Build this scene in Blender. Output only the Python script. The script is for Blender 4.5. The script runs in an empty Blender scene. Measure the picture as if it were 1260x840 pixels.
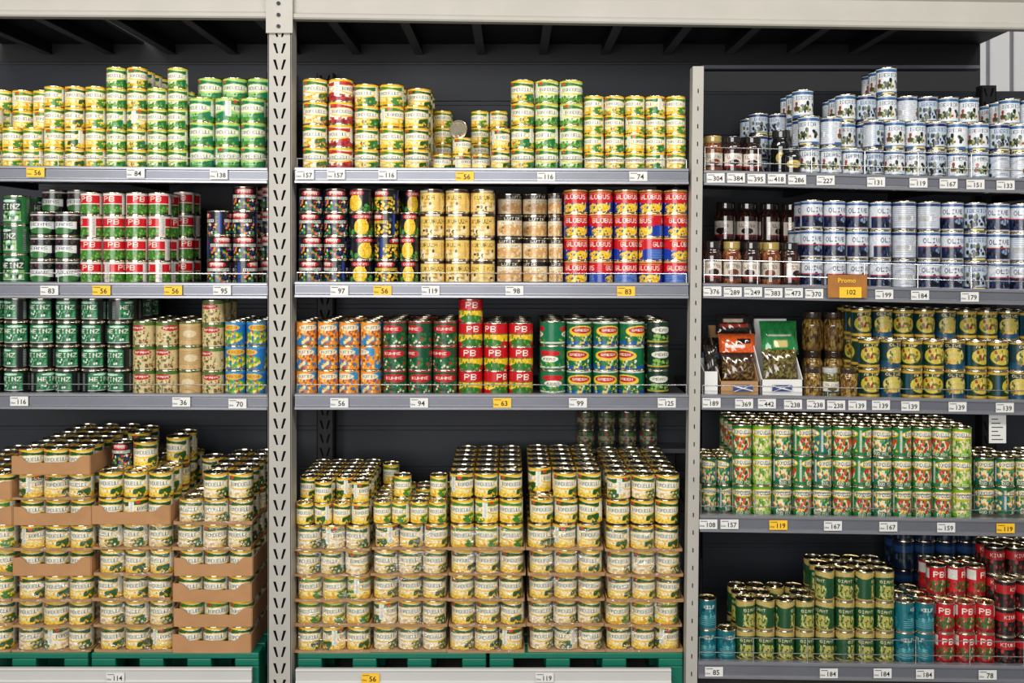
import bpy, math, random
import numpy as np
from mathutils import Vector
random.seed(7); rng=np.random.default_rng(7)
S=0.003; D=3.7; HY=310.0; ZC=(870-HY)*S
sc=bpy.context.scene
try:
    sc.view_settings.view_transform='Standard'
except Exception: pass
def WX(px,d=0.0): return (px-630)*S*(D+d)/D
def WZ(py,d=0.0): return ZC+(HY-py)*S*(D+d)/D
def lin(c):
    c=np.array(c[:3],dtype=float)/255.0
    return np.where(c<=0.04045,c/12.92,((c+0.055)/1.055)**2.4)
# ---------------------------------------------------------------- materials
def mat(name,rgb,rough=0.5,metal=0.0,noise=0.0,nscale=20,bump=0.0,coat=0.0):
    m=bpy.data.materials.new(name); m.use_nodes=True; nt=m.node_tree
    b=nt.nodes['Principled BSDF']; c=lin(rgb)
    b.inputs['Roughness'].default_value=rough; b.inputs['Metallic'].default_value=metal
    b.inputs['Coat Weight'].default_value=coat
    b.inputs['Base Color'].default_value=(*c,1)
    tc=nt.nodes.new('ShaderNodeTexCoord'); n=nt.nodes.new('ShaderNodeTexNoise')
    n.inputs['Scale'].default_value=nscale; n.inputs['Detail'].default_value=5
    nt.links.new(tc.outputs['Object'],n.inputs['Vector'])
    if noise>0:
        mx=nt.nodes.new('ShaderNodeMix'); mx.data_type='RGBA'
        mx.inputs['A'].default_value=(*(c*(1-noise)),1); mx.inputs['B'].default_value=(*np.minimum(c*(1+noise),1),1)
        nt.links.new(n.outputs['Fac'],mx.inputs['Factor']); nt.links.new(mx.outputs['Result'],b.inputs['Base Color'])
    if bump>0:
        bp=nt.nodes.new('ShaderNodeBump'); bp.inputs['Strength'].default_value=bump; bp.inputs['Distance'].default_value=0.01
        nt.links.new(n.outputs['Fac'],bp.inputs['Height']); nt.links.new(bp.outputs['Normal'],b.inputs['Normal'])
    return m
def attr_mat(name,rough,coat):
    m=bpy.data.materials.new(name); m.use_nodes=True; nt=m.node_tree; b=nt.nodes['Principled BSDF']
    a=nt.nodes.new('ShaderNodeAttribute'); a.attribute_name='Col'
    nt.links.new(a.outputs['Color'],b.inputs['Base Color'])
    b.inputs['Roughness'].default_value=rough; b.inputs['Coat Weight'].default_value=coat; b.inputs['Coat Roughness'].default_value=0.1
    return m
M_label=attr_mat('printed_label',0.3,0.3); M_glass=attr_mat('jar_contents_glass',0.08,0.8)
M_tin=mat('tin_metal',(212,202,178),0.19,1.0,0.12,60)
M_post=mat('painted_steel_pale',(174,171,164),0.45,0.0,0.12,9,0.05)
M_beam=mat('painted_steel_beam',(172,169,162),0.5,0.0,0.12,5,0.05)
M_rail=mat('rail_grey',(154,156,164),0.3,0.55,0.12,6)
M_raild=mat('rail_insert',(120,123,133),0.35,0.4,0.15,8)
M_board=mat('shelf_board',(96,98,104),0.45,0.4,0.1,8)
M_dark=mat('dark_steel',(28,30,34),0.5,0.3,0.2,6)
M_panel=mat('back_panel_slate',(38,42,50),0.5,0.2,0.2,4,0.05)
M_black=mat('slot_dark',(10,10,12),0.8)
M_wire=mat('chrome_wire',(190,190,190),0.25,0.9)
M_white=mat('price_rail_white',(200,200,198),0.4,0,0.06,6)
M_card=mat('cardboard',(178,132,90),0.85,0,0.16,14,0.15)
M_cardl=mat('cardboard_light',(168,130,90),0.8,0,0.16,16,0.1)
M_pal=mat('green_plastic',(0,108,86),0.45,0,0.12,8)
M_tagw=mat('tag_white',(224,224,222),0.5); M_tagy=mat('tag_yellow',(248,196,46),0.5); M_ink=mat('tag_ink',(15,15,15),0.6)
M_floor=mat('floor_tile',(120,118,112),0.35,0,0.1,3); M_wall=mat('wall_dark',(52,54,58),0.8,0,0.1,2)
M_wallw=mat('wall_white',(235,236,238),0.7,0,0.05,2)
def film():
    m=bpy.data.materials.new('shrink_film'); m.use_nodes=True; nt=m.node_tree; nt.nodes.clear()
    o=nt.nodes.new('ShaderNodeOutputMaterial'); t=nt.nodes.new('ShaderNodeBsdfTransparent'); g=nt.nodes.new('ShaderNodeBsdfGlossy')
    mx=nt.nodes.new('ShaderNodeMixShader'); n=nt.nodes.new('ShaderNodeTexNoise'); tc=nt.nodes.new('ShaderNodeTexCoord')
    bp=nt.nodes.new('ShaderNodeBump'); mp=nt.nodes.new('ShaderNodeMapping')
    mp.inputs['Scale'].default_value=(14,14,40); n.inputs['Scale'].default_value=1.0; n.inputs['Detail'].default_value=4
    n.inputs['Distortion'].default_value=1.5
    bp.inputs['Strength'].default_value=1.0; bp.inputs['Distance'].default_value=0.012
    g.inputs['Roughness'].default_value=0.10; g.inputs['Color'].default_value=(0.95,0.95,0.95,1)
    t.inputs['Color'].default_value=(0.98,0.97,0.95,1)
    r=nt.nodes.new('ShaderNodeMapRange'); r.inputs['From Min'].default_value=0.48; r.inputs['From Max'].default_value=0.75
    r.inputs['To Min'].default_value=0.03; r.inputs['To Max'].default_value=0.28
    L=nt.links.new
    L(tc.outputs['Object'],mp.inputs['Vector']); L(mp.outputs['Vector'],n.inputs['Vector']); L(n.outputs['Fac'],bp.inputs['Height'])
    L(bp.outputs['Normal'],g.inputs['Normal']); L(n.outputs['Fac'],r.inputs['Value']); L(r.outputs['Result'],mx.inputs['Fac'])
    L(t.outputs[0],mx.inputs[1]); L(g.outputs[0],mx.inputs[2]); L(mx.outputs[0],o.inputs['Surface'])
    return m
M_film=film()
# ---------------------------------------------------------------- mesh builder
class MB:
    def __init__(s): s.v=[]; s.f=[]; s.m=[]; s.mats=[]
    def mi(s,m):
        if m not in s.mats: s.mats.append(m)
        return s.mats.index(m)
    def add(s,vs,fs,m):
        o=len(s.v); s.v+= [tuple(v) for v in vs]; k=s.mi(m)
        for f in fs: s.f.append([i+o for i in f]); s.m.append(k)
    def box(s,x0,x1,y0,y1,z0,z1,m):
        s.add([(x0,y0,z0),(x1,y0,z0),(x1,y1,z0),(x0,y1,z0),(x0,y0,z1),(x1,y0,z1),(x1,y1,z1),(x0,y1,z1)],
              [(0,3,2,1),(4,5,6,7),(0,1,5,4),(1,2,6,5),(2,3,7,6),(3,0,4,7)],m)
    def extrude_x(s,prof,x0,x1,m):
        n=len(prof); vs=[(x0,y,z) for y,z in prof]+[(x1,y,z) for y,z in prof]
        fs=[(i,(i+1)%n,n+(i+1)%n,n+i) for i in range(n)]+[tuple(range(n))[::-1],tuple(range(n,2*n))]
        s.add(vs,fs,m)
    def cyl(s,p0,p1,r,m,n=8):
        p0=Vector(p0);p1=Vector(p1);d=(p1-p0).normalized(); a=d.orthogonal().normalized(); b=d.cross(a)
        vs=[];
        for p in (p0,p1):
            for i in range(n):
                t=2*math.pi*i/n; vs.append(p+(a*math.cos(t)+b*math.sin(t))*r)
        s.add(vs,[(i,(i+1)%n,n+(i+1)%n,n+i) for i in range(n)]+[tuple(range(n))[::-1],tuple(range(n,2*n))],m)
    def build(s,name,fn=None,parent=None,bevel=0):
        me=bpy.data.meshes.new(name); vs=s.v if fn is None else [fn(v) for v in s.v]
        me.from_pydata(vs,[],s.f)
        for m in s.mats: me.materials.append(m)
        me.polygons.foreach_set('material_index',s.m); me.update()
        o=bpy.data.objects.new(name,me); sc.collection.objects.link(o)
        if parent: o.parent=parent
        if bevel:
            b=o.modifiers.new('Bevel','BEVEL'); b.width=bevel; b.segments=2; b.limit_method='ANGLE'
        return o
# ---------------------------------------------------------------- label painter
NX=88; NH=56
FONT={'A':[14,17,17,31,17,17,17],'B':[30,17,17,30,17,17,30],'C':[14,17,16,16,16,17,14],'D':[30,17,17,17,17,17,30],'E':[31,16,16,30,16,16,31],
'G':[14,17,16,23,17,17,14],'H':[17,17,17,31,17,17,17],'I':[14,4,4,4,4,4,14],'L':[16]*6+[31],'N':[17,25,21,19,17,17,17],'O':[14,17,17,17,17,17,14],
'P':[30,17,17,30,16,16,16],'R':[30,17,17,30,20,18,17],'S':[15,16,16,14,1,1,30],'T':[31,4,4,4,4,4,4],'U':[17]*6+[14],'Z':[31,1,2,4,8,16,31],
'K':[17,18,20,24,20,18,17],'M':[17,27,21,21,17,17,17],'Y':[17,17,10,4,4,4,4],'F':[31,16,16,30,16,16,16],'V':[17,17,17,17,17,10,4],'W':[17,17,17,21,21,27,17],'X':[17,17,10,4,10,17,17],'J':[1,1,1,1,17,17,14],' ':[0]*7}
GX,GY=np.meshgrid(np.arange(NX)/NX,(np.arange(NH)+.5)/NH)
class Lab:
    def __init__(s,c): s.a=np.ones((NH,NX,3))*lin(c)
    def rect(s,x0,y0,x1,y1,c): s.a[(GX>=x0)&(GX<=x1)&(GY>=y0)&(GY<=y1)]=lin(c); return s
    def ell(s,cx,cy,rx,ry,c): s.a[((GX-cx)/rx)**2+((GY-cy)/ry)**2<1]=lin(c); return s
    def wave(s,y0,y1,amp,ph,c,fr=1):
        w=amp*np.sin((GX*fr*2+ph)*np.pi); s.a[(GY>=y0+w)&(GY<=y1+w)]=lin(c); return s
    def dots(s,n,x0,y0,x1,y1,r,cs):
        for i in range(n):
            s.ell(random.uniform(x0,x1),random.uniform(y0,y1),r*random.uniform(.6,1.2)*.55,r*random.uniform(.6,1.2),random.choice(cs))
        return s
    def text(s,t,cx,cy,w,h,c,bold=False):
        n=len(t)*6-1
        tx=(GX-(cx-w/2))/w*n; ty=(1-(GY-(cy-h/2))/h)*7
        ok=(tx>=0)&(tx<n)&(ty>=0)&(ty<7)
        col=lin(c)
        for j,i in zip(*np.where(ok)):
            k=int(tx[j,i]); ch=k//6; b=k%6
            if b<5 and (FONT.get(t[ch],FONT['O'])[int(ty[j,i])]>>(4-b))&1: s.a[j,i]=col
        return s
    def lines(s,x0,x1,y0,y1,c,step=3):
        for j in range(NH):
            if y0<=(j+.5)/NH<=y1 and j%step==0:
                a=int(x0*NX); b=int(x1*NX*random.uniform(.9,1)); s.a[j,a:b]=lin(c)
        return s
PROTO={}
def can_mesh(key,lab,shape='can',lid=(200,200,195),side=None):
    a=np.concatenate([lab.a,(side.a if side else lab.a)],axis=1)
    fine=rng.uniform(.86,1.06,(NH,2*NX,1)); co=rng.uniform(.87,1.07,(NH//4,NX//2,1)); co=np.repeat(np.repeat(co,4,0),4,1)
    a=np.clip(a*fine*co,0,1)
    n=2*NX; th=(np.arange(n)/NX-0.5)*math.pi
    if shape=='can':
        bot=[(.001,.02),(.88,.02),(.91,.0),(.985,.0),(1.0,.008),(1.0,.03),(.968,.04)]
        top=[(.968,.96),(1.0,.968),(1.0,.99),(.985,1.0),(.945,1.0),(.93,.962),(.80,.958),(.78,.966),(.60,.966),(.58,.958),(.001,.958)]
        zz=np.linspace(.045,.955,NH); rr=.968+0*zz
    else:
        bot=[(.001,.01),(.8,.01),(.86,.0)]
        top=[(.80,1.0),(.72,.995),(.001,.985)]
        zz=np.linspace(.004,.996,NH); rr=np.interp(zz,[0,.03,.08,.66,.74,.80,.82,.822,.84,.985,1],[.88,.97,1,1,.93,.80,.78,.84,.86,.86,.83])
    prof=bot+list(zip(rr,zz))+top; R=len(prof); nb=len(bot)
    v=np.zeros((R,n,3)); P=np.array(prof)
    v[:,:,0]=P[:,0:1]*np.sin(th); v[:,:,1]=-P[:,0:1]*np.cos(th); v[:,:,2]=P[:,1:2]
    col=np.ones((R,n,4)); col[:,:,:3]=lin(lid); col[nb:nb+NH,:,:3]=a
    if shape!='can': col[nb+NH:,:,:3]=lab.a[-1,0]
    idx=np.arange(R*n).reshape(R,n); nx=np.roll(idx,-1,axis=1)
    f=np.stack([idx[:-1],nx[:-1],nx[1:],idx[1:]],axis=-1).reshape(-1,4)
    mi=np.ones((R-1,n),dtype=np.int32)
    if shape=='can': mi[nb:nb+NH-1]=0
    else: mi[:]=0
    mi=mi.reshape(-1); vv=v.reshape(-1,3); cc=col.reshape(-1,4)
    if shape=='can':   # ring-pull tab
        k=14; t=np.arange(k)/k*2*math.pi; o=len(vv)
        tab=[]
        for z in (.962,.985):
            tab+= [(0.22*math.cos(q),0.28+0.40*math.sin(q),z) for q in t]
        vv=np.concatenate([vv,np.array(tab)]); cc=np.concatenate([cc,np.ones((2*k,4))])
        ff=[(o+i,o+(i+1)%k,o+k+(i+1)%k,o+k+i) for i in range(k)]+[(o+k+i,o+k+i+1,o+k+k-2-i,o+k+k-1-i) for i in range(k//2-1)]
        f=np.concatenate([f,np.array(ff)]); mi=np.concatenate([mi,np.ones(len(ff),dtype=np.int32)])
    PROTO[key]=(vv,f.astype(np.int32),mi.astype(np.int32),cc,M_label if shape=='can' else M_glass)
# one shared node group: the first container is the object's own mesh, loose points get copies of it
NG=bpy.data.node_groups.new('repeat_container','GeometryNodeTree')
NG.interface.new_socket('Geometry',in_out='INPUT',socket_type='NodeSocketGeometry')
NG.interface.new_socket('Geometry',in_out='OUTPUT',socket_type='NodeSocketGeometry')
def _ng():
    N=NG.nodes.new; K=NG.links.new
    gi=N('NodeGroupInput'); go=N('NodeGroupOutput'); ip=N('GeometryNodeInstanceOnPoints'); sp=N('GeometryNodeSeparateGeometry'); sp.domain='POINT'
    ra=N('GeometryNodeInputNamedAttribute'); ra.data_type='FLOAT_VECTOR'; ra.inputs['Name'].default_value='rot'
    sa=N('GeometryNodeInputNamedAttribute'); sa.data_type='BOOLEAN'; sa.inputs['Name'].default_value='site'
    er=N('FunctionNodeEulerToRotation'); j=N('GeometryNodeJoinGeometry')
    K(gi.outputs[0],sp.inputs['Geometry']); K(sa.outputs['Attribute'],sp.inputs['Selection'])
    K(sp.outputs['Selection'],ip.inputs['Points']); K(sp.outputs['Inverted'],ip.inputs['Instance'])
    K(ra.outputs['Attribute'],er.inputs[0]); K(er.outputs[0],ip.inputs['Rotation'])
    K(sp.outputs['Inverted'],j.inputs[0]); K(ip.outputs[0],j.inputs[0]); K(j.outputs[0],go.inputs[0])
_ng()
def stack(name,key,pts):
    if not pts: return
    vv,f,mi,cc,ml=PROTO[key]; p0=pts[0][0]; scl=np.array(pts[0][2])
    pv=vv*scl; nv=len(pv)
    if abs(pts[0][1][0])>1e-4:
        a=pts[0][1][0]; y=pv[:,1]*math.cos(a)-pv[:,2]*math.sin(a); z=pv[:,1]*math.sin(a)+pv[:,2]*math.cos(a); pv=np.stack([pv[:,0],y,z],1)
    rest=pts[1:]; P=np.array([[p[0][i]-p0[i] for i in range(3)] for p in rest]).reshape(-1,3)
    V=np.concatenate([pv,P]); n=len(V)
    me=bpy.data.meshes.new(name); me.vertices.add(n); me.vertices.foreach_set('co',V.astype(np.float32).ravel())
    me.loops.add(f.size); me.loops.foreach_set('vertex_index',f.ravel())
    me.polygons.add(len(f)); me.polygons.foreach_set('loop_start',np.arange(len(f),dtype=np.int32)*4)
    me.materials.append(ml); me.materials.append(M_tin)
    me.polygons.foreach_set('material_index',mi)
    me.update(calc_edges=True)
    at=me.attributes.new('Col','FLOAT_COLOR','POINT'); at.data.foreach_set('color',np.concatenate([cc,np.ones((n-nv,4))]).astype(np.float32).ravel())
    R=np.zeros((n,3),dtype=np.float32)
    if rest: R[nv:]=np.array([p[1] for p in rest])
    a=me.attributes.new('rot','FLOAT_VECTOR','POINT'); a.data.foreach_set('vector',R.ravel())
    s=np.zeros(n,dtype=bool); s[nv:]=True
    a=me.attributes.new('site','BOOLEAN','POINT'); a.data.foreach_set('value',s)
    me.polygons.foreach_set('use_smooth',np.ones(len(me.polygons),dtype=bool))
    try: me.set_sharp_from_angle(angle=math.radians(40))
    except Exception: pass
    o=bpy.data.objects.new(name,me); o.location=p0; sc.collection.objects.link(o)
    if rest:
        m=o.modifiers.new('instances','NODES'); m.node_group=NG
    return o
# ---------------------------------------------------------------- label designs
W_=(244,241,226); G_=(36,120,52); DG=(10,60,30); Y_=(246,196,24); R_=(196,24,34); K_=(16,16,20)
def bd(top,low,kern,basec=W_,txt=DG,ring=Y_):
    L=Lab(basec); L.rect(0,.90,1,1,ring); L.rect(0,0,1,.18,low); L.dots(30,0,.0,.55,.28,.06,kern)
    L.wave(.70,.88,.04,.1,top); L.ell(.80,.20,.22,.22,top); L.dots(8,.6,.05,.95,.26,.06,kern)
    L.ell(.5,.54,.44,.22,ring); L.ell(.5,.56,.41,.17,W_); L.text('BONDUELLE',.5,.56,.66,.17,txt)
    L.ell(.2,.86,.06,.07,(214,60,40))
    L.rect(0,.22,.08,.90,(236,236,226)); L.lines(0,.07,.25,.88,(120,120,110),4); L.rect(.94,.22,1,.90,(236,236,226))
    return L
YK=[(252,214,50),(230,170,20),(248,226,110)]; GK=[(80,146,46),(50,116,40),(130,176,66)]
can_mesh('bdY',bd((66,134,50),(244,190,36),YK,(246,234,168)))
can_mesh('bdP',bd((26,88,38),(242,194,60),YK,(242,230,188),ring=(248,198,40)))
can_mesh('bdPl',bd((36,100,52),(232,200,120),[(240,220,160),(206,170,100),(246,232,200)],(244,238,222),ring=(248,198,56)))
can_mesh('bdG',bd((20,118,58),(116,174,60),GK,(228,236,190),ring=(212,210,60)))
can_mesh('bdGG',bd((14,122,84),(60,146,60),GK,(146,204,148),ring=(190,220,90)))
can_mesh('bdW',bd((40,120,56),(230,214,160),YK+[(220,110,40)],W_))
can_mesh('bdR',bd((184,34,44),(160,36,40),[(120,20,30),(200,70,50)],W_))
can_mesh('bdM',bd((28,112,58),(220,190,56),YK+GK+[(210,60,40)],(236,232,186)))
def bdtall(top,foods,mid):
    L=Lab(mid); L.rect(0,.84,1,1,top); L.ell(.5,.76,.44,.15,Y_); L.ell(.5,.77,.40,.11,W_); L.text('BONDUELLE',.5,.77,.66,.13,DG)
    L.ell(.5,.36,.38,.22,(234,222,186)); L.dots(70,.1,.1,.9,.6,.07,foods+[mid]); L.rect(0,0,1,.12,top); L.text('DUO MIX',.5,.07,.5,.1,W_)
    L.rect(0,.1,.06,.9,(210,214,200)); L.lines(0,.05,.1,.9,(110,120,100)); return L
can_mesh('bdT1',bdtall((16,120,56),[(214,80,40),(236,190,80),(80,140,46),(190,40,40),(30,90,60)],(40,130,70)))
can_mesh('bdT2',bdtall((12,100,66),[(236,220,130),(80,150,60),(226,120,50),(30,110,100)],(24,110,110)))
can_mesh('bdT3',bdtall((110,170,36),[(160,190,66),(90,136,40),(230,216,140)],(136,188,56)))
L=Lab((190,18,28)); L.rect(0,.0,1,.10,(20,20,22)); L.ell(.5,.26,.44,.22,(60,120,40)); L.dots(50,.08,.06,.92,.46,.06,GK+[(30,80,30)]); L.rect(0,.48,1,.51,W_); L.rect(.16,.54,.84,.94,(206,16,28)); L.text('PB',.5,.73,.34,.26,W_); L.rect(0,.9,1,1,(225,222,215)); L.rect(.9,0,1,1,(215,210,205)); L.rect(0,0,.08,1,(215,210,205)); L.lines(0,.08,.1,.9,(90,90,90)); can_mesh('pbred',L)
L=Lab((200,16,28)); L.rect(0,.2,1,.52,(236,192,30)); L.dots(60,0,.2,1,.5,.05,YK+[(60,130,40)]); L.ell(.5,.14,.34,.16,(50,116,40)); L.dots(12,.2,0,.8,.25,.05,GK); L.text('PB',.5,.76,.34,.28,W_); L.rect(0,.5,1,.54,(30,110,50)); can_mesh('pbyel',L)
L=Lab((190,20,32)); L.rect(0,0,1,.14,(140,18,26)); L.ell(.5,.34,.42,.2,(60,100,40)); L.dots(50,.06,.14,.94,.52,.05,[(140,20,30),(90,20,20),(210,60,40),(200,180,150)]); L.rect(0,.58,.16,.92,(212,212,205)); L.rect(.84,.58,1,.92,(212,212,205)); L.text('PB',.5,.75,.38,.22,W_); can_mesh('pbtall',L)
def heinz(base,key,sub):
    L=Lab(base); L.rect(.16,.16,.84,.84,key); L.ell(.5,.84,.34,.10,key); L.ell(.5,.84,.20,.05,(200,230,215)); L.text('HEINZ',.5,.63,.60,.20,W_); L.rect(.18,.16,.82,.46,sub); L.dots(30,.22,.18,.78,.44,.06,[(226,236,228),(90,170,120),(10,44,34),(30,110,70)]); L.rect(.16,.10,.84,.14,(200,210,204)); L.rect(0,.1,.10,.8,(40,44,48)); L.lines(0,.09,.1,.9,(150,160,155)); return L
can_mesh('heinz',heinz((12,14,14),(24,112,66),(50,124,76)),)
can_mesh('heinzg',heinz((34,108,54),(16,64,42),(126,180,90)))
L=Lab((14,16,20)); L.rect(.08,.26,.92,.60,(224,226,224)); L.text('BEANS',.5,.48,.6,.14,(20,30,60)); L.ell(.5,.2,.3,.14,(50,116,52)); L.rect(0,.88,1,.94,(190,190,190)); L.dots(18,.1,.62,.9,.86,.05,[(40,90,60),(150,40,50),(60,60,70)]); can_mesh('blkw',L)
def blk(food,ac):
    L=Lab((14,18,26)); L.ell(.5,.82,.26,.14,(196,24,34)); L.ell(.5,.87,.20,.05,(230,220,210)); L.text('FARM',.5,.80,.32,.1,W_); L.rect(.14,.54,.86,.66,ac); L.text('MIX CORN',.5,.60,.66,.09,K_); L.dots(64,.06,.04,.94,.50,.065,food); L.rect(0,.05,.06,.95,(30,60,150)); L.lines(.9,1,.3,.8,(130,130,140)); return L
can_mesh('blk1',blk([(184,36,40),(40,130,54),(80,160,60),(240,190,50),(230,225,210),(30,60,150),(232,120,40),(20,20,30)],(222,222,214)))
can_mesh('blk2',blk([(246,200,40),(250,220,90),(226,164,20),(60,130,50),(20,20,30)],(236,200,60)))
L=Lab((14,18,26)); L.ell(.5,.84,.26,.12,(196,24,34)); L.text('CORN',.5,.84,.36,.1,W_); L.dots(26,.06,.0,.94,.4,.1,[(40,120,54),(24,80,40),(80,150,60)]); L.ell(.5,.38,.20,.36,(246,200,40)); L.dots(60,.34,.05,.66,.7,.035,[(252,220,90),(222,156,20)]); can_mesh('blkc',L)
L=Lab((238,200,112)); L.rect(0,.86,1,1,(60,46,34)); L.rect(.06,.48,.94,.80,(244,208,108)); L.text('KUKURUZA',.5,.64,.76,.20,K_); L.ell(.5,.22,.38,.18,(240,218,160)); L.dots(24,.18,.04,.82,.4,.07,[(206,162,80),(246,232,186),(60,50,40),(220,176,60)]); L.rect(.3,.88,.7,.97,(230,220,196)); L.lines(0,.08,.1,.8,(120,90,50)); can_mesh('beige',L)
L=Lab((232,212,176)); L.rect(0,.78,1,1,(36,32,32)); L.text('LUTIK',.5,.88,.44,.13,W_); L.ell(.5,.34,.44,.26,(210,160,98)); L.dots(26,.12,.12,.88,.56,.08,[(240,220,180),(206,164,108),(130,92,56),(222,186,130)]); L.rect(0,0,1,.07,(28,28,30)); L.rect(.12,.60,.88,.72,(240,230,206)); L.text('MUSHROOM',.5,.66,.6,.08,K_); can_mesh('mush',L)
L=Lab((18,48,146)); L.rect(0,.50,1,.92,(206,18,32)); L.ell(.5,.54,.5,.14,(206,18,32)); L.text('GLOBUS',.5,.70,.68,.22,W_); L.ell(.5,.20,.36,.2,(244,188,40)); L.dots(50,.14,.02,.86,.4,.05,YK+[(60,130,50),(18,44,136)]); L.rect(0,.94,1,1,(236,190,60)); L.rect(.1,.86,.9,.88,(240,200,60)); L.rect(0,0,.14,.45,(20,54,160)); L.rect(.86,0,1,.45,(20,54,160))
Sd=Lab((16,66,176)); Sd.rect(0,.5,1,.92,(206,18,32)); Sd.lines(.1,.9,.06,.44,(130,170,215)); Sd.rect(0,.94,1,1,(236,190,60)); Sd.text('GLOBUS',.5,.70,.68,.22,W_); can_mesh('globus',L,side=Sd)
L=Lab((204,186,134)); L.rect(0,.84,1,1,(80,114,46)); L.ell(.5,.74,.28,.13,(180,40,40)); L.text('BEANS',.5,.74,.44,.1,W_); L.dots(70,.06,.05,.94,.6,.06,[(224,206,156),(156,120,70),(84,106,48),(110,64,38),(200,170,116)]); L.lines(0,.08,.1,.9,(90,80,50),4); can_mesh('cream',L)
Sp=Lab((200,168,114)); Sp.lines(.1,.9,.2,.8,(150,118,70),4); Sp.rect(0,.92,1,1,(80,114,46)); Sp.ell(.5,.5,.2,.16,(214,196,156)); can_mesh('creamb',Sp)
L=Lab((30,112,182)); L.ell(.5,.34,.42,.28,(112,170,48)); L.dots(44,.1,.06,.9,.6,.07,[(80,150,48),(232,198,56),(240,220,120),(186,60,40),(30,112,182)]); L.ell(.5,.76,.34,.14,(222,178,56)); L.text('FRESH',.5,.76,.46,.11,(160,30,40)); L.rect(0,.9,1,1,(50,140,200)); can_mesh('bluey',L)
L=Lab((240,150,40)); L.ell(.26,.22,.34,.24,(36,134,192)); L.ell(.82,.76,.22,.2,(50,146,196)); L.dots(50,.04,.04,.96,.66,.08,[(246,178,60),(224,110,26),(176,84,36),(242,214,136),(36,134,192),(160,66,30)]); L.ell(.5,.76,.32,.13,(238,224,190)); L.text('NUTTY',.5,.76,.46,.12,(30,80,130)); can_mesh('orange',L)
L=Lab((12,78,48)); L.ell(.5,.68,.36,.18,(186,20,30)); L.text('KUHNE',.5,.69,.46,.12,W_); L.dots(60,.06,.04,.94,.5,.06,[(30,130,54),(190,36,36),(214,210,184),(14,94,48),(12,54,36),(60,110,50)]); L.rect(0,.94,1,1,(186,24,34)); can_mesh('redgreen',L)
L=Lab((8,106,62)); L.ell(.5,.60,.36,.24,(236,196,56)); L.ell(.5,.64,.28,.14,(186,24,32)); L.text('GREEN',.5,.64,.40,.10,W_); L.rect(0,0,1,.16,(20,84,160)); L.dots(34,.16,.04,.84,.44,.06,[(224,224,204),(84,164,56),(234,198,56),(8,86,52)]); L.rect(0,.93,1,1,(212,216,206)); can_mesh('groval',L)
L=Lab((8,112,72)); L.ell(.5,.7,.3,.13,(196,24,32)); L.ell(.5,.45,.24,.14,(234,234,216)); L.rect(0,.05,1,.12,(212,216,204)); L.text('PEAS',.5,.45,.32,.1,DG); L.dots(14,.2,.12,.8,.3,.06,GK); can_mesh('grwhite',L)
L=Lab((8,50,34)); L.ell(.5,.65,.32,.15,(220,220,204)); L.text('PEAS',.5,.65,.4,.12,DG); L.rect(0,.1,1,.17,(176,156,56)); L.dots(20,.2,.2,.8,.42,.07,GK); can_mesh('dkgreen',L)
def iber(basec,olive,band):
    L=Lab(basec); L.rect(0,.86,1,.96,band); L.text('IBERICA',.5,.73,.66,.14,(16,34,84)); L.dots(30,.14,.16,.86,.56,.085,olive); L.rect(0,0,1,.10,band); L.rect(.3,.02,.7,.08,(226,206,120)); L.lines(0,.1,.15,.8,(110,120,140),4); return L
BS=Lab((202,208,216)); BS.lines(.15,.85,.1,.8,(134,146,164),4); BS.rect(0,.86,1,.97,(34,60,104)); BS.rect(.3,.3,.7,.5,(235,236,236)); BS.lines(.3,.7,.3,.5,K_,2); BS.rect(0,0,1,.06,(70,92,124))
can_mesh('iber',iber((224,230,234),[(66,76,44),(106,116,60),(24,28,26),(160,60,40),(60,80,50),(150,156,90)],(54,100,150)),side=BS)
can_mesh('iberb',iber((184,198,214),[(20,26,50),(12,14,24),(50,60,96),(96,106,64)],(18,36,86)),side=BS)
L=Lab((214,220,226)); L.rect(0,.0,1,.44,(20,34,76)); L.ell(.5,.27,.34,.17,(12,12,24)); L.dots(26,.1,.08,.9,.46,.08,[(8,8,16),(44,56,100),(30,46,90),(130,150,180)]); L.text('OLIVE',.5,.68,.60,.17,(16,30,90)); L.rect(0,.88,1,.97,(50,90,150)); L.rect(0,0,1,.06,(190,190,196)); L.rect(0,.44,1,.48,(190,60,50)); can_mesh('olivebl',L,side=BS)
can_mesh('silver',BS)
L=Lab((18,50,34)); L.rect(0,.02,1,.10,(200,164,54)); L.rect(0,.90,1,.98,(200,164,54)); L.ell(.5,.48,.36,.30,(196,180,60)); L.dots(30,.26,.22,.74,.70,.065,[(110,116,44),(60,80,36),(222,200,120),(150,40,36)]); L.text('OLIVE',.5,.83,.48,.10,(236,216,150)); L.rect(0,.1,.08,.9,(26,80,110)); can_mesh('oliveg',L)
L=Lab((20,52,60)); L.rect(0,.0,1,.26,(24,70,100)); L.ell(.5,.48,.34,.30,(200,184,90)); L.dots(30,.22,.2,.78,.7,.065,[(110,116,44),(70,90,36),(214,146,50),(216,200,130)]); L.text('OLIVE',.5,.86,.5,.1,(236,216,150)); L.rect(0,.94,1,1,(200,164,54)); can_mesh('oliveb',L)
L=Lab((12,104,116)); L.lines(.1,.9,.1,.5,(120,186,190),4); L.text('KELP',.5,.78,.4,.13,W_); L.dots(24,.1,.4,.9,.68,.07,[(10,60,80),(90,170,170),(16,120,130)]); can_mesh('teal',L)
L=Lab((26,74,42)); L.rect(0,.76,1,1,(190,168,96)); L.ell(.5,.68,.5,.16,(26,80,44)); L.text('GIANT',.5,.68,.5,.12,(236,220,166)); L.ell(.5,.3,.28,.24,(180,170,86)); L.dots(44,.2,.04,.8,.54,.055,[(100,140,56),(206,200,124),(56,96,38),(26,74,42)]); L.rect(0,0,1,.06,(180,150,74)); can_mesh('aspar',L)
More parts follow.
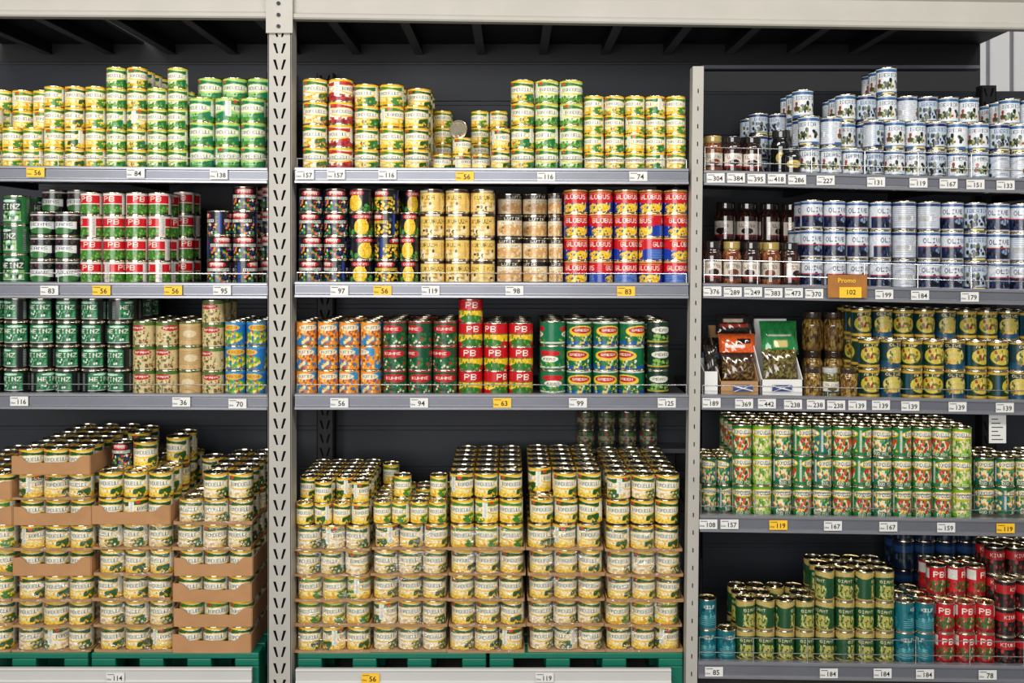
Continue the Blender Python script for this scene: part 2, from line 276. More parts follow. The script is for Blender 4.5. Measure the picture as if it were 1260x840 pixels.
L=Lab((20,18,20)); L.rect(0,.54,1,.88,(176,20,30)); L.text('KIVKI',.5,.71,.54,.15,W_); L.dots(40,.06,.04,.94,.5,.07,[(130,18,28),(80,16,20),(190,60,60),(40,60,30)]); can_mesh('redblk',L)
L=Lab((20,36,66)); L.rect(0,.6,1,.85,(34,66,108)); L.dots(30,.1,.1,.9,.5,.09,[(50,80,50),(80,96,120),(16,26,36)]); can_mesh('navy',L)
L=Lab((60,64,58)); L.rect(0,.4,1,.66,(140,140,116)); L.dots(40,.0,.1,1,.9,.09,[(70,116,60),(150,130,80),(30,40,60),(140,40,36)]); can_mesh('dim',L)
def jar(cont,dots,labc,lidc,txtc):
    L=Lab(cont); L.dots(90,0,.02,1,.78,.06,dots); L.rect(.12,.16,.88,.54,labc); L.rect(.12,.16,.88,.21,txtc); L.text('OLIVES',.5,.44,.5,.10,txtc); L.ell(.5,.3,.18,.08,cont); L.rect(0,.81,1,1,lidc); return L
can_mesh('jarblk',jar((40,22,20),[(66,34,26),(26,14,14),(84,48,36)],(226,218,204),(36,30,30),(130,26,32)),shape='jar')
can_mesh('jarred',jar((110,54,26),[(140,76,38),(86,40,22),(164,110,54)],(206,196,178),(170,146,84),(40,40,60)),shape='jar')
can_mesh('jargrn',jar((94,84,36),[(124,114,46),(66,66,28),(150,140,74)],(226,220,204),(190,190,184),(30,66,110)),shape='jar')
L=Lab((124,90,40)); L.dots(120,0,.02,1,.78,.07,[(150,126,62),(96,62,30),(176,146,72),(66,44,24)]); L.rect(0,.81,1,1,(56,42,30)); can_mesh('jarplain',L,shape='jar')
L=Lab((22,24,24)); L.rect(.1,.12,.9,.62,(20,20,22)); L.ell(.5,.4,.24,.14,(206,180,100)); L.text('OIL',.5,.4,.26,.1,K_); L.rect(0,.81,1,1,(40,44,44)); can_mesh('jargold',L,shape='jar')
# ---------------------------------------------------------------- shelves
def shelf(x0,x1,yl,yr,depth=0.62,fence=1,xa=None,hp=20):
    X0=WX(x0);X1=WX(x1); z0=WZ(yl); sl=(WZ(yr)-WZ(yl))/(X1-X0)
    f=lambda x:z0+sl*(x-X0)
    m=MB(); h=hp*S
    m.extrude_x([(0.02,0),(0,0),(-.005,-.003),(-.005,-.010),(0.001,-.013),(0.001,-h+.014),(-.007,-h+.010),(-.007,-h+.002),(0,-h),(0.02,-h)],X0,X1,M_rail)
    m.extrude_x([(0.0005,-.016),(-.0015,-.016),(-.0015,-h+.018),(0.0005,-h+.018)],X0+.002,X1-.002,M_raild)
    m.box(X0,X1,.02,depth,-.028,-.008,M_board)
    for i in range(int((X1-X0)/.4)+1):
        xx=X0+.02+i*(X1-X0-.04)/max(1,int((X1-X0)/.4)); m.box(xx-.01,xx+.01,.03,depth,-.055,-.028,M_dark)
    hs=[.032] if fence==1 else [.03,.085]
    for hh in hs: m.cyl((X0+.005,.008,hh),(X1-.005,.008,hh),.0018,M_wire)
    n=int((X1-X0)/(.38 if fence==1 else .19))
    for i in range(n+1):
        xx=X0+.006+i*(X1-X0-.012)/n; m.cyl((xx,.008,-.004),(xx,.008,hs[-1]+.001),.0018,M_wire)
    o=m.build('metal_shelf',lambda v:(v[0],v[1],v[2]+f(v[0])))
    return o,f
LS1=shelf(-60,329,203,206); LS2=shelf(-60,329,346.5,347.5); LS3=shelf(-60,329,483,484.5)
MS1=shelf(363,847,205.5,207); MS2=shelf(363,847,346,347.5); MS3=shelf(363,847,484,484.5)
RX=1330
RS1=shelf(866,RX,209,221,fence=2,hp=19); RS2=shelf(865,RX,348,358,fence=2,hp=19); RS3=shelf(863,RX,485,493,fence=1,hp=19); RS4=shelf(861,RX,633,640,fence=2,hp=21); RS5=shelf(859,RX,813,820,fence=2,hp=21)
# ---------------------------------------------------------------- can blocks
def rnd_rot():
    return random.gauss(0,.30) if random.random()<.75 else random.uniform(-math.pi,math.pi)
def block(name,keys,x0,pitch,counts,h,zf,back=None,rows=4,d=0.0,rot=None,squeeze=.985):
    if isinstance(keys,str): keys=[keys]
    df=0.022+d; k=(D+df+.03)/D; dia=pitch*S*k; r=dia/2*squeeze; hh=h*S*k
    res={}
    for c,n in enumerate(counts):
        xc=WX(x0+pitch*(c+.5),df+.03)
        for row in range(rows):
            nn=n if (row==0 or back is None) else back[c]
            if row>0 and back is None and random.random()<.12: nn=max(0,nn-1)
            for i in range(nn):
                key=keys[c%len(keys)] if len(keys)>1 else keys[0]
                zb=zf(xc)-.008 if callable(zf) else zf
                res.setdefault(key,[]).append(((xc+random.uniform(-.0006,.0006),df+dia/2+row*dia*1.01+random.uniform(0,.002),zb+i*hh+.0003),
                    (0,0,rnd_rot() if rot is None else rot()),(r,r,hh*.998)))
    for key,p in res.items(): stack(name,key,p)
f=LS1[1]
block('sweetcorn_can_stack','bdY',-24,25.7,[3,2,2],25,f,back=[4,4,4])
block('sweetcorn_can_stack',['bdY','bdP','bdY'],53.5,25.4,[4,4,4],25.3,f)
block('pea_can_stack',['bdG','bdM','bdG','bdG'],130,25.2,[5,5,4,5],25,f,back=[5,5,4,4])
block('pea_can_stack','bdGG',231.5,31.6,[3,3,3],29.6,f,back=[4,4,4])
f=LS2[1]
block('bean_can_stack','heinzg',1.5,32,[3],36,f); block('bean_can_stack','heinzg',-32,32,[2],36,f)
block('bean_can_stack','blkw',35,31,[3,3],29.3,f,back=[4,4])
block('pea_can_stack','pbred',97.5,27.9,[4,4,4,4],28,f)
block('pea_can_stack','pbred',212,26,[4],28,f,d=.16,rows=2)
block('mixed_vegetable_can_stack','blk1',253,31.2,[3,4],30,f,back=[3,4],rows=3)
block('mixed_vegetable_can_stack','blk1',315,31,[4],30,f,d=.13,rows=2)
f=LS3[1]
block('bean_can_stack','heinz',-29,31.8,[4]*6,29.3,f)
block('kidney_bean_can_stack',['cream','cream','creamb'],162,28.4,[3,3,3],29.8,f)
block('kidney_bean_can_stack','cream',247.5,28,[4],29,f,rows=3)
block('fruit_can_stack','bluey',276,26,[3,3],30,f)
f=MS1[1]
block('mixed_vegetable_can_stack','bdW',371,31.5,[4],28,f); block('bean_can_stack',['bdR'],403,31,[4],28,f)
block('sweetcorn_can_stack',['bdM','bdY','bdP'],435,31,[4,4,3],26.4,f,back=[4,4,4])
block('sweetcorn_can_stack','bdY',533,23,[4,0,4,4],20,f,d=.28,rows=2)
block('sweetcorn_can_stack','bdP',532,24,[1,2,1],21,f,d=.05,rows=1)
block('sweetcorn_can_stack','bdP',603.5,24.2,[2],26,f,rows=2)
block('pea_can_stack',['bdM','bdG','bdG'],628,30,[4,4,4],27.8,f)
block('sweetcorn_can_stack',['bdY','bdM'],718.5,25.2,[4]*5,23,f)
f=MS2[1]
block('mixed_vegetable_can_stack',['blk1','blk1','blkc','blk2'],366,31.2,[4,4,4,4],29,f)
block('sweetcorn_can_stack','blkc',491,24.5,[3],29,f,back=[4])
block('pepper_can_stack','beige',516,31.2,[4,4,4],29,f)
block('mushroom_can_stack','mush',611,32,[3,2,],28,f,back=[4,4]); block('mushroom_can_stack','mush',675,18,[2],28,f,back=[4])
block('sweetcorn_can_stack','globus',693.5,30.8,[4]*5,29,f)
f=MS3[1]
block('nut_can_stack','orange',363.5,26.4,[3]*4,29.8,f)
block('pickled_vegetable_can_stack','redgreen',470,31,[3]*3,30,f)
block('sweetcorn_can_stack','pbyel',563.5,31,[4,3,3],29.3,f,back=[3,3,3])
block('pea_can_stack',['grwhite','groval','groval','groval'],664,32.6,[3]*4,30,f)
block('pea_can_stack','dkgreen',796,28,[3],30,f)
f=RS1[1]
block('olive_jar_row',['jarred','jarblk','jarblk'],866,24.0,[1,1,1],46,f,rows=2)
block('sauce_jar_row','jargold',937,25,[0,1],34,f,rows=1)
block('sauce_jar_row','jargold',949,26,[1],58,f,rows=1,d=.1)
block('olive_can_stack','iberb',922,24,[3,3,3],27,f,d=.24,rows=3)
block('olive_can_stack','iber',983,27,[2,2],36.5,f,back=[3,2])
block('olive_can_stack',['iber','iberb','iber'],1037,25.8,[1]+[2]*10,35,f,back=[3,3,4,3,3,3,3,2,3,3,3])
f=RS2[1]
block('olive_jar_row',['jarblk','jarred'],865,24,[1]*5,54,f,rows=2)
block('olive_jar_row',['jarblk','jarblk'],880,27,[2]*4,50,f,d=.24,rows=1)
block('olive_can_stack','olivebl',986,28,[3]*4,35.6,f)
block('olive_can_stack','silver',1099,30,[3],36,f)
block('olive_can_stack',['olivebl','olivebl','iberb'],1130,28.6,[3]*6,36,f)
f=RS3[1]
block('olive_jar_row',['jarplain','jargrn','jarplain'],989,22,[1]*3,36,f,rows=1); block('olive_jar_row','jarplain',988,26,[2,2],48,f,rows=1,d=.2)
block('olive_can_stack',['oliveg','oliveb','oliveg'],1057,26.4,[2]*9,36,f,back=[3]*9)
f=RS4[1]
block('vegetable_mix_can_stack','bdT2',863,19,[2,2],33,f,d=.05,rows=3,back=[2,2])
block('vegetable_mix_can_stack',['bdT1','bdT3','bdT2','bdT1','bdT2','bdT1','bdT1','bdT2','bdT1','bdT1','bdT1','bdT3'],901,24.6,[3]*12,37,f,back=[3]*12)
block('vegetable_mix_can_stack','bdT2',1199,25,[2]*4,35,f,d=.06,rows=3)
f=RS5[1]
block('seaweed_can_stack','teal',858.5,23.6,[2,1],37,f,rows=1)
block('asparagus_can_stack','aspar',905.5,24.4,[2]*4,37,f,rows=3)
block('asparagus_can_stack','aspar',1003.5,24.4,[3]*4,37,f,rows=3)
block('seaweed_can_stack','teal',1101.5,24.4,[2,2],37,f,rows=3)
block('kidney_bean_can_stack','pbtall',1151,24.6,[2]*3,37,f,back=[3]*3,rows=3)
block('kidney_bean_can_stack','redblk',1225,25,[3,3,3],34,f,back=[4,4,4],rows=3)
block('olive_can_stack','navy',1100,26,[4]*8,36,f,d=.34,rows=2)
# lone can lying on its side, lid to the aisle
stack('sweetcorn_can','bdP',[((WX(563,.1),.2,WZ(158,.1)+.012),(math.pi/2+.22,0,0.0),(.033,.033,.07))])
# ---------------------------------------------------------------- pallets with packs
def pallet(x0,x1,ztop):
    m=MB(); a=WX(x0);b=WX(x1); z1=ztop; dp=.66
    n=7
    for i in range(n): yy=.03+i*(dp-.09)/(n-1); m.box(a,b,yy,yy+.075,z1-.022,z1,M_pal)
    for i in range(4):
        xx=a+i*(b-a-.09)/3; m.box(xx,xx+.09,.031,dp,z1-.05,z1-.022,M_pal)
        for yy in (.031,.3,dp-.1): m.box(xx,xx+.09,yy,yy+.1,.03,z1-.05,M_pal)
        m.box(xx,xx+.09,.031,dp,.0,.03,M_pal)
    return m.build('plastic_pallet',bevel=.004)
ZP=WZ(807)
pallet(-120,104,ZP);pallet(108,316,ZP); pallet(364,598,ZP); pallet(602,842,ZP)
def wrapsheet(m,x0,x1,z0,z1,yf):
    path=[]
    for t in np.linspace(0,1,6): path.append((x0,yf+.28*(1-t)+.03))
    for t in np.linspace(0,1,5)[1:]: path.append((x0+.03*(1-math.cos(t*math.pi/2)),yf+.03-.03*math.sin(t*math.pi/2)))
    for t in np.linspace(0,1,20)[1:-1]: path.append((x0+.03+(x1-x0-.06)*t,yf))
    for t in np.linspace(0,1,5): path.append((x1-.03+.03*math.sin(t*math.pi/2),yf+.03*(1-math.cos(t*math.pi/2))))
    for t in np.linspace(0,1,6)[1:]: path.append((x1,yf+.03+.28*t))
    R=8; n=len(path); vs=[]
    for j in range(R):
        z=z0+(z1-z0)*j/(R-1)
        for i,(x,y) in enumerate(path):
            fr=1 if 10<i<n-10 else 0
            vs.append((x,y-random.uniform(0,.003)*fr,z+random.uniform(-.003,.003)*(0<j<R-1)))
    m.add(vs,[(j*n+i,j*n+i+1,(j+1)*n+i+1,(j+1)*n+i) for j in range(R-1) for i in range(n-1)],M_film)
def tray(m,x0,x1,y0,y1,z,h,dip,mt):
    t=.003
    m.box(x0,x1,y0,y1,z-.002,z+.0,mt)
    m.box(x0-t,x0,y0,y1,z-.002,z+h,mt); m.box(x1,x1+t,y0,y1,z-.002,z+h,mt)
    N=24; top=[]
    bow=random.uniform(-.002,.002)
    for i in range(N+1):
        u=i/N; e=min(u,1-u); s=min(1,max(0,(e-.10)/.10)); s=s*s*(3-2*s); top.append((x0+(x1-x0)*u,z+h-dip*s+random.uniform(-.0012,.0012)+bow*math.sin(u*6)))
    vs=[];
    for y in (y0-t,y0):
        vs+=[(x,y-.003*math.sin(math.pi*(x-x0)/(x1-x0)),z-.002) for x,_ in top]+[(x,y-.004*math.sin(math.pi*(x-x0)/(x1-x0)),zz) for x,zz in top]
    q=N+1; fs=[]
    for i in range(N):
        fs.append((i,i+1,q+i+1,q+i)); fs.append((2*q+i,3*q+i,3*q+i+1,2*q+i+1)); fs.append((q+i,q+i+1,3*q+i+1,3*q+i))
    m.add(vs,fs,mt)
def packcol(x0,levels,brown,keys,rows=6,pitch=30.2,lh=31.1,wrapmax=99,dz=0):
    df=.035; k=(D+df+.03)/D; dia=pitch*S*k; hh=lh*S*k
    X0=WX(x0,df+.03)+.003; z=ZP
    pts={}; m=MB(); w=MB()
    for lv in range(levels):
        zb=z+lv*hh
        sh=random.uniform(-.005,.005); ys=random.uniform(0,.010)
        isb=lv in brown
        if lv<wrapmax or isb:
            tray(m,X0+sh-.003,X0+sh+3*dia+.003,df-.002+ys,df+ys+dia*1.005*(rows),zb+.002,(hh*.70 if isb else random.uniform(.006,.011)),(hh*.24 if isb else 0),M_card if isb else M_cardl)
            if not isb: wrapsheet(w,X0+sh-.0045,X0+sh+3*dia+.0045,zb+.004,zb+hh*.97,df-.008+ys)
        ck=random.choice(keys)
        for c in range(3):
            for r in range(rows):
                if lv<levels-2 and 0<r<rows-1 and c==1 and r>1: continue
                pts.setdefault(ck,[]).append(((X0+sh+dia*(c+.5),df+ys+dia*(r+.5)*1.003,zb+.0025),(0,0,rnd_rot()),(dia/2*.985,dia/2*.985,hh-.004)))
    for key,p in pts.items(): stack('sweetcorn_can_pallet_stack',key,p)
    if m.v: m.build('cardboard_tray_stack')
    if w.v: w.build('shrink_wrap_film')
    return X0,z+levels*hh,dia,hh
KP=['bdP','bdPl','bdY','bdP']
packcol(-77,7,{5,6},KP,pitch=31)
A=packcol(21,8,{3,5,7},KP,lh=31.0,pitch=30.8)
B=packcol(119,6,{5},KP,lh=31.3,pitch=30.8); C=packcol(217,6,{0,1,2,3},['bdPl','bdY'],wrapmax=6,pitch=30.8)
def loose(name,key,X0,z,dia,hh,lay):
    pts=[]
    for r,cs in enumerate(lay):
        for c,n in enumerate(cs):
            for i in range(n): pts.append(((X0+dia*(c+.5),.035+dia*(r+.5)*1.003,z+.0015+i*hh),(0,0,rnd_rot()),(dia/2*.985,dia/2*.985,hh*.998)))
    stack(name,key,pts)
loose('sweetcorn_can_stack','bdP',B[0],B[1],B[2],B[3],[[1,1,1],[1,2,1],[1,1,2],[2,1,2],[2,1,1],[1,1,0]])
loose('sweetcorn_can_stack','bdPl',C[0],C[1],C[2],C[3],[[0,1,1],[0,1,1],[0,1,1],[1,1,1],[0,1,1]])
stack('mixed_vegetable_can','blk1',[((B[0]+B[2]*.55,.035+B[2]*1.5,B[1]+B[3]+.002),(0,0,0),(.04,.04,.092))])
# middle pallets
cols=[packcol(363,5,set(),['bdP','bdPl','bdY'],lh=30.9),packcol(458,5,set(),KP,lh=31.2),packcol(553,7,set(),KP,wrapmax=5),packcol(649,6,set(),['bdP','bdPl'],lh=31.2,wrapmax=5),packcol(745,7,set(),KP,lh=30.9,wrapmax=5)]
for ci,lay in ((0,[[1,2,1,2],[2,2,2,2],[2,2,2,2],[2,2,2,2],[2,2,2,2],[2,2,2,2]]),(1,[[1,1,1,1],[1,2,1,2],[1,1,0,1],[1,0,1,0],[2,1,1,1]])):
    X0,z,dia,hh=cols[ci]
    loose('sweetcorn_can_stack','bdP' if ci==0 else 'bdY',X0,z,dia*.75,hh*.86,lay)
X0,z,dia,hh=cols[3]
loose('sweetcorn_can_stack','bdP',X0,z,dia,hh,[[0,1,1]]+[[1,1,1]]*5)
pts=[]
for c in range(4):
    for i in range(2): pts.append(((WX(722+c*26,.6),.655,z+hh+i*.078-.02),(0,0,rnd_rot()),(.040,.040,.078)))
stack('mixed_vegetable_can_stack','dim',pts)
m=MB(); m.box(WX(700,.6),WX(846,.6),.61,.75,z+hh-.04,z+hh-.021,M_board)
m.box(WX(705,.6),WX(709,.6),.72,.75,0,z+hh-.04,M_dark); m.box(WX(838,.6),WX(842,.6),.72,.75,0,z+hh-.04,M_dark); m.build('rear_shelf')
# front price rails at floor level
FR=[]
for (x0,x1,y) in ((-60,311,820),(365,825,821)):
    m=MB(); a=WX(x0);b=WX(x1);z1=WZ(y)
    m.extrude_x([(.0,z1),(-.016,z1),(-.020,z1-.004),(-.018,z1-.01),(-.016,z1-.042),(-.022,z1-.047),(-.020,z1-.055),(.0,z1-.055)],a,b,M_white)
    for i in range(5):
        xx=a+.03+i*(b-a-.06)/4; m.box(xx-.012,xx+.012,-.01,.01,0,z1-.05,M_dark)
    FR.append(m.build('floor_price_rail'))
# ---------------------------------------------------------------- posts, beams, deck, panels
def perforated_post(name,x0,x1,y0,dep,z0,z1,m_):
    import bmesh
    w=x1-x0; ch=.06; n=int((z1-z0)/ch)
    bm=bmesh.new()
    def loop(ps):
        vs=[bm.verts.new((p[0],0,p[1])) for p in ps]; return [bm.edges.new((vs[i],vs[(i+1)%len(vs)])) for i in range(len(vs))]
    e=loop([(0,0),(w,0),(w,ch),(0,ch)])
    cx=w/2
    e+=loop([(cx-.024,ch*.80),(cx-.014,ch*.80),(cx-.005,ch*.18),(cx-.012,ch*.18)])
    e+=loop([(cx+.024,ch*.80),(cx+.012,ch*.18),(cx+.005,ch*.18),(cx+.014,ch*.80)])
    bmesh.ops.triangle_fill(bm,edges=e,use_beauty=True,normal=(0,-1,0))
    bm.verts.ensure_lookup_table(); bm.verts.index_update()
    cv=[v.co.copy() for v in bm.verts]; cf=[[v.index for v in f_.verts] for f_ in bm.faces]
    def inhole(f_):
        c=sum((cv[i] for i in f_),Vector())/len(f_); u=(c.z/ch-.18)/.62
        if not 0<u<1: return False
        for s in (-1,1):
            a=cx+s*(.0085+u*.0105)
            if abs(c.x-a)<.004: return True
        return False
    cf=[f_ for f_ in cf if not inhole(f_)]
    bm.free(); m=MB()
    for i in range(n): m.add([(x0+c.x,y0,z0+i*ch+c.z) for c in cv],cf,m_)
    zt=z0+n*ch; t=.003
    m.box(x0-.001,x0+t,y0,y0+dep,z0,zt,m_); m.box(x1-t,x1+.001,y0,y0+dep,z0,zt,m_)
    m.box(x0+t,x1-t,y0+.02,y0+.024,z0,zt,M_black)
    m.box(x0-.01,x1+.01,y0-.004,y0+dep,z0,z0+.006,m_)
    return m.build(name)
perforated_post('upright_post',WX(331),WX(359),-.012,.09,0,2.88,M_post)
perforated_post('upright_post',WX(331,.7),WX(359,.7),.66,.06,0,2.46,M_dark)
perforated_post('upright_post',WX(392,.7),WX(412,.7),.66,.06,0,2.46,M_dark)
m=MB()
m.add([(WX(843),-.01,0),(WX(857),-.01,0),(WX(857),.05,0),(WX(843),.05,0),(WX(852),-.01,WZ(82)),(WX(865.5),-.01,WZ(82)),(WX(865.5),.05,WZ(82)),(WX(852),.05,WZ(82))],
 [(0,3,2,1),(4,5,6,7),(0,1,5,4),(1,2,6,5),(2,3,7,6),(3,0,4,7)],M_post)
for i in range(34):
    z=.12+i*.065; x=WX(843.5)+(WX(852.5)-WX(843.5))*z/WZ(82)
    m.box(x+.017,x+.021,-.0115,-.0095,z,z+.016,M_black)
m.build('upright_post',bevel=.002)
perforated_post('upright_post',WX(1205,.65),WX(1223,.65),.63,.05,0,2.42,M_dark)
# top beams
def beam(x0,x1,yb0,yb1,h):
    m=MB(); a=WX(x0);b=WX(x1)
    m.extrude_x([(.03,0),(-.008,0),(-.012,.006),(-.012,.018),(-.002,.026),(-.002,h-.03),(-.012,h-.02),(-.012,h),(.03,h)],a,b,M_beam)
    sl=(WZ(yb1)-WZ(yb0))/(b-a); z0=WZ(yb0)
    return m.build('steel_beam',lambda v:(v[0],v[1],v[2]+z0+sl*(v[0]-a)))
beam(-100,330,20,23,.13); beam(360,1345,24,38,.13)
m=MB(); m.box(WX(329),WX(361.5),-.022,-.013,WZ(42),WZ(-20),M_post)
for y in (6,20,34):
    m.cyl((WX(344.5),-.022,WZ(y)),(WX(344.5),-.027,WZ(y)),.007,M_dark,12)
m.build('beam_bracket')
m=MB(); zt=WZ(22)+.02; xe=WX(1203,.8)
for (a,b) in ((WX(-130),WX(82)),(WX(96),xe)): m.box(a,b,.035,.78,zt+.045,zt+.055,M_dark)
for i in range(14):
    x=WX(-60+i*92)
    if x>xe: break
    m.box(x-.014,x+.014,.035,.775,zt+.0,zt+.044,M_dark); m.box(x-.018,x+.018,.035,.775,zt-.003,zt,M_board)
m.box(WX(-130),xe,.78,.82,zt-.07,zt+.045,M_dark); m.box(WX(-130),xe,.775,.78,zt-.065,zt-.05,M_raild)
m.build('upper_deck')
def panel(x0,x1,y0,y1,dep,n):
    m=MB(); a=WX(x0,dep);b=WX(x1,dep);zt=WZ(y0,dep);zb=max(0.0,WZ(y1,dep)); m.box(a,b,dep,dep+.01,zb,zt,M_panel)
    hh=(zt-zb)/n
    for i in range(n): m.box(a,b,dep-.006,dep,zb+i*hh+.004,zb+(i+.93)*hh,M_panel)
    return m.build('back_panel',bevel=.003)
panel(-160,345,76,900,.76,14); panel(346,862,76,900,.76,14); panel(864,1345,112,900,.70,12)
# room
m=MB(); m.box(-9,9,-9,3,-.02,0,M_floor); m.build('floor')
m=MB(); m.box(-9,WX(1206,1.8),1.8,1.9,0,3.2,M_wall); m.build('wall_back')
m=MB(); x=WX(1206,1.8)+.001; m.box(x,9,1.8,1.9,0,4.5,M_wallw)
for i in range(8): m.box(x+.03+i*.13,x+.045+i*.13,1.785,1.8,.0,4.5,M_rail)
m.build('wall_side')
# ---------------------------------------------------------------- price tags
TX={}
def txtmesh(s):
    if s not in TX:
        c=bpy.data.curves.new('t','FONT'); c.body=s; c.size=1; c.align_x='CENTER'; c.align_y='CENTER'; c.offset=.015; c.resolution_u=2
        o=bpy.data.objects.new('t',c); sc.collection.objects.link(o); bpy.context.view_layer.update()
        me=bpy.data.meshes.new_from_object(o.evaluated_get(bpy.context.evaluated_depsgraph_get()))
        TX[s]=([tuple(v.co) for v in me.vertices],[tuple(p.vertices) for p in me.polygons])
        bpy.data.objects.remove(o); bpy.data.meshes.remove(me)
    return TX[s]
def addtext(m,s,x,y,z,size,mt=None):
    vs,fs=txtmesh(s); m.add([(x+v[0]*size,y,z+v[1]*size) for v in vs],fs,mt or M_ink)
def tags(lst,parent,yf=-.009):
    m=MB()
    for t in lst:
        px,py,s=t[0],t[1],t[2]; yel=len(t)>3
        x=WX(px);z=WZ(py);w=.033;h=.0175
        m.box(x-w,x+w,yf,yf+.002,z-h,z+h,M_tagy if yel else M_tagw)
        addtext(m,s,x+.008,yf-.0006,z-.003,.026 if len(s)<3 else .024)
        addtext(m,'Uno',x-.023,yf-.0006,z-.006,.010)
        m.box(x-w+.004,x-.004,yf-.0006,yf,z+.010,z+.012,M_ink)
    return m.build('price_tags',parent=parent)
Yl=1
tags([(45,212,'56',Yl),(168,213,'84'),(270,215,'138')],LS1[0])
tags([(62,357,'83'),(126,357,'56',Yl),(214,357,'56',Yl),(274,357,'95')],LS2[0])
tags([(25,493,'116'),(224,494,'36'),(293,496,'70')],LS3[0])
tags([(376,215,'157'),(414,215,'157'),(477,215,'116'),(572,217,'56',Yl),(672,217,'116'),(785,217,'74')],MS1[0])
tags([(418,357,'97'),(471,357,'56',Yl),(530,357,'119'),(633,357,'98'),(770,358,'83',Yl)],MS2[0])
tags([(418,495,'56'),(516,495,'94'),(618,495,'63',Yl),(711,495,'99'),(820,495,'125')],MS3[0])
tags([(880,219,'304'),(905,219,'384'),(930,220,'395'),(955,220,'418'),(980,221,'286'),(1015,222,'227'),(1077,224,'131'),(1129,225,'119'),(1166,226,'167'),(1199,227,'151'),(1236,228,'133')],RS1[0])
tags([(876,358,'376'),(901,359,'289'),(926,359,'249'),(951,360,'383'),(976,360,'473'),(1001,361,'370'),(1087,362,'199'),(1131,363,'184'),(1192,365,'179')],RS2[0])
tags([(875,495,'189'),(915,496,'369'),(943,496,'442'),(975,497,'238'),(1003,497,'238'),(1028,498,'238'),(1054,498,'139'),(1083,498,'139'),(1119,499,'139'),(1177,500,'139'),(1235,501,'139')],RS3[0])
tags([(871,644,'108'),(897,644,'157'),(957,645,'119',Yl),(1024,646,'167'),(1092,647,'167'),(1163,648,'159'),(1236,649,'119',Yl)],RS4[0])
tags([(878,825,'85'),(1019,827,'184'),(1085,827,'184'),(1137,828,'184'),(1214,829,'78')],RS5[0])
tags([(145,830,'114')],FR[0],-.024); tags([(457,831,'56',Yl),(670,830,'119')],FR[1],-.024)
# promo sign
m=MB(); M_or=mat('promo_orange',(160,104,44),.6,0,.35,30)
m.box(WX(1017),WX(1065),-.016,-.012,WZ(366),WZ(338),M_or); m.box(WX(1031),WX(1058),-.018,-.016,WZ(366),WZ(353),M_tagy)
addtext(m,'102',WX(1045),-.0185,WZ(359.5),.025); addtext(m,'Promo',WX(1040),-.0185,WZ(345),.024,M_tagy); m.build('promo_sign',parent=RS2[0])
m=MB(); m.box(WX(1217,.03),WX(1238,.03),.03,.031,WZ(545,.03),WZ(507,.03),M_tagw)
for i in range(6): m.box(WX(1220,.03),WX(1234-(i%3)*3,.03),.0292,.03,WZ(541-i*5,.03),WZ(540-i*5,.03),M_ink)
m.box(WX(1226,.03),WX(1229,.03),.0295,.0315,WZ(507.5,.03),WZ(505,.03),M_wire); m.build('paper_notice',parent=RS3[0])
# ---------------------------------------------------------------- pouches and display boxes (right bay)
def pouch(px,py,w,h,d,tilt,cols,name='snack_pouch',bands=()):
    n=24; vs=[];col=[]
    x0=WX(px,d); z0=WZ(py,d); w*=S;h*=S
    for side in(0,1):
        for j in range(n+1):
            for i in range(n+1):
                u=i/n;v=j/n; b=(max(0,math.sin(math.pi*u))*max(0,math.sin(math.pi*v)))**.45*.022+.0015*math.sin(u*25+v*9)
                zz=(v)*h; yy=d+(-b if side==0 else b*.6)+zz*math.tan(tilt)
                vs.append((x0+(u-.5)*w*(1-.04*math.sin(math.pi*v)),yy,z0+zz)); c=random.choice(cols)
                for bd_ in bands:
                    v0,v1,bc=bd_[:3]; u0,u1=(bd_[3],bd_[4]) if len(bd_)>3 else (0,1)
                    if v0<=v<=v1 and u0<=u<=u1: c=bc
                col.append((*lin(c),1))
    q=(n+1)**2; fs=[]
    for j in range(n):
        for i in range(n):
            a=j*(n+1)+i; fs.append((a,a+1,a+n+2,a+n+1)); fs.append((q+a,q+a+n+1,q+a+n+2,q+a+1))
    me=bpy.data.meshes.new(name); me.from_pydata(vs,[],fs); me.materials.append(M_glass); 
    at=me.attributes.new('Col','FLOAT_COLOR','POINT'); at.data.foreach_set('color',np.array(col,dtype=np.float32).ravel())
    me.polygons.foreach_set('use_smooth',[True]*len(fs)); o=bpy.data.objects.new(name,me); sc.collection.objects.link(o); return o
BK=[(24,22,24),(40,36,34),(70,60,50),(14,14,16)]; OG=[(110,110,50),(80,84,36),(140,130,70),(60,56,30)]; OB=[(60,36,24),(90,60,34),(130,110,60),(36,22,18)]
f=RS3[1]
def dbox(x0,x1,backpy,frontpy,mt,d0=.03,d1=.26):
    m=MB(); a=WX(x0,d0);b=WX(x1,d0); z=f((a+b)/2)-.006; t=.003
    m.box(a,b,d0,d1,z,z+t,mt); m.box(a,b,d0,d0+t,z,WZ(frontpy),mt); m.box(a,b,d1-t,d1,z,WZ(backpy,d1),mt)
    for xx in (a,b-t):
        m.add([(xx,d0,z),(xx+t,d0,z),(xx+t,d1,z),(xx,d1,z),(xx,d0,WZ(frontpy)),(xx+t,d0,WZ(frontpy)),(xx+t,d1,WZ(backpy,d1)),(xx,d1,WZ(backpy,d1))],[(0,3,2,1),(4,5,6,7),(0,1,5,4),(1,2,6,5),(2,3,7,6),(3,0,4,7)],mt)
    m.build('display_box')
dbox(886,934,400,470,M_cardl); dbox(937,988,392,468,M_tagw); dbox(866,884,440,458,M_tagw,d1=.15)
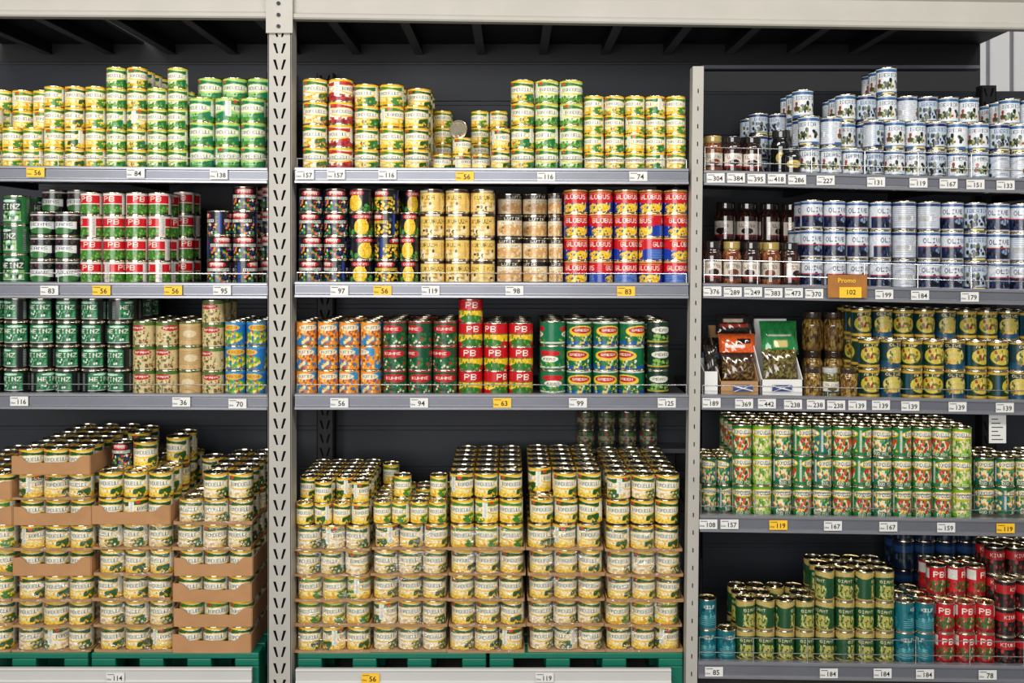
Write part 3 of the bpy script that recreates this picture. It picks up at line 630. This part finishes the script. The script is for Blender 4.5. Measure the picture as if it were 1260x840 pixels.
pouch(909,468,42,34,.08,.25,OB,bands=((.8,1,(60,40,30)),)); pouch(908,440,48,30,.15,.3,[(216,84,36),(226,104,46)],bands=((0,.22,(30,28,30)),(.45,.55,(235,230,220),.15,.7),(.62,.8,(40,30,30),.5,.85)))
pouch(905,411,52,26,.22,.3,[(36,32,34),(50,42,40)],bands=((.35,.5,(180,60,40),.1,.8),(.6,.75,(214,200,180),.2,.7)))
pouch(961,468,44,38,.08,.25,OG+OB); pouch(960,436,48,42,.15,.3,[(34,124,60),(44,136,72)],bands=((.55,.62,(225,225,210),.2,.8),(0,.15,(20,60,40)),(.25,.42,(210,190,120),.3,.7)))
pouch(878,474,26,60,.17,.3,BK,bands=((.55,.7,(80,110,140)),)); pouch(875,464,17,40,.08,.2,BK)
m=MB(); M_cb=mat('card_blue',(50,70,130),.5,0,.3,60)
for cx in (914,962):
    x=WX(cx,.028); z=WZ(476,.028); m.box(x-.036,x+.036,.022,.026,z-.016,z+.008,M_cb)
    m.add([(x-.036,.0215,z-.016),(x-.030,.0215,z-.016),(x+.036,.0215,z+.008),(x+.030,.0215,z+.008)],[(0,1,2,3)],M_tagw)
    m.add([(x+.036,.0214,z-.016),(x+.036,.0214,z-.011),(x-.036,.0214,z+.008),(x-.036,.0214,z+.003)],[(0,1,2,3)],M_tagw)
m.build('display_card')
# ---------------------------------------------------------------- light and camera
w=bpy.data.worlds.new('World'); sc.world=w; w.use_nodes=True
w.node_tree.nodes['Background'].inputs['Color'].default_value=(.97,.97,1,1); w.node_tree.nodes['Background'].inputs['Strength'].default_value=.21
def area(name,loc,tgt,sx,sy,e,c):
    l=bpy.data.lights.new(name,'AREA'); l.shape='RECTANGLE'; l.size=sx; l.size_y=sy; l.energy=e; l.color=c
    o=bpy.data.objects.new(name,l); o.location=loc; o.rotation_euler=(Vector(tgt)-Vector(loc)).to_track_quat('-Z','Y').to_euler(); sc.collection.objects.link(o)
area('ceiling_lamp',(-1.8,-2.6,4.1),(-1.2,0,.8),2.6,.4,76,(1,.95,.87)); area('ceiling_lamp',(1.8,-2.6,4.1),(1.2,0,.8),2.6,.4,76,(1,.95,.87))
area('window_daylight',(-1.5,-6.5,2.2),(0,0,.8),5,2.2,265,(1,.975,.94))
cam=bpy.data.cameras.new('camera'); co=bpy.data.objects.new('camera',cam); sc.collection.objects.link(co)
co.location=(0,-D,ZC); co.rotation_euler=(math.pi/2,0,0); cam.sensor_width=36; cam.lens=36*D/(1260*S); cam.shift_y=-(420-HY)/1260
cam.clip_start=.05; sc.camera=co
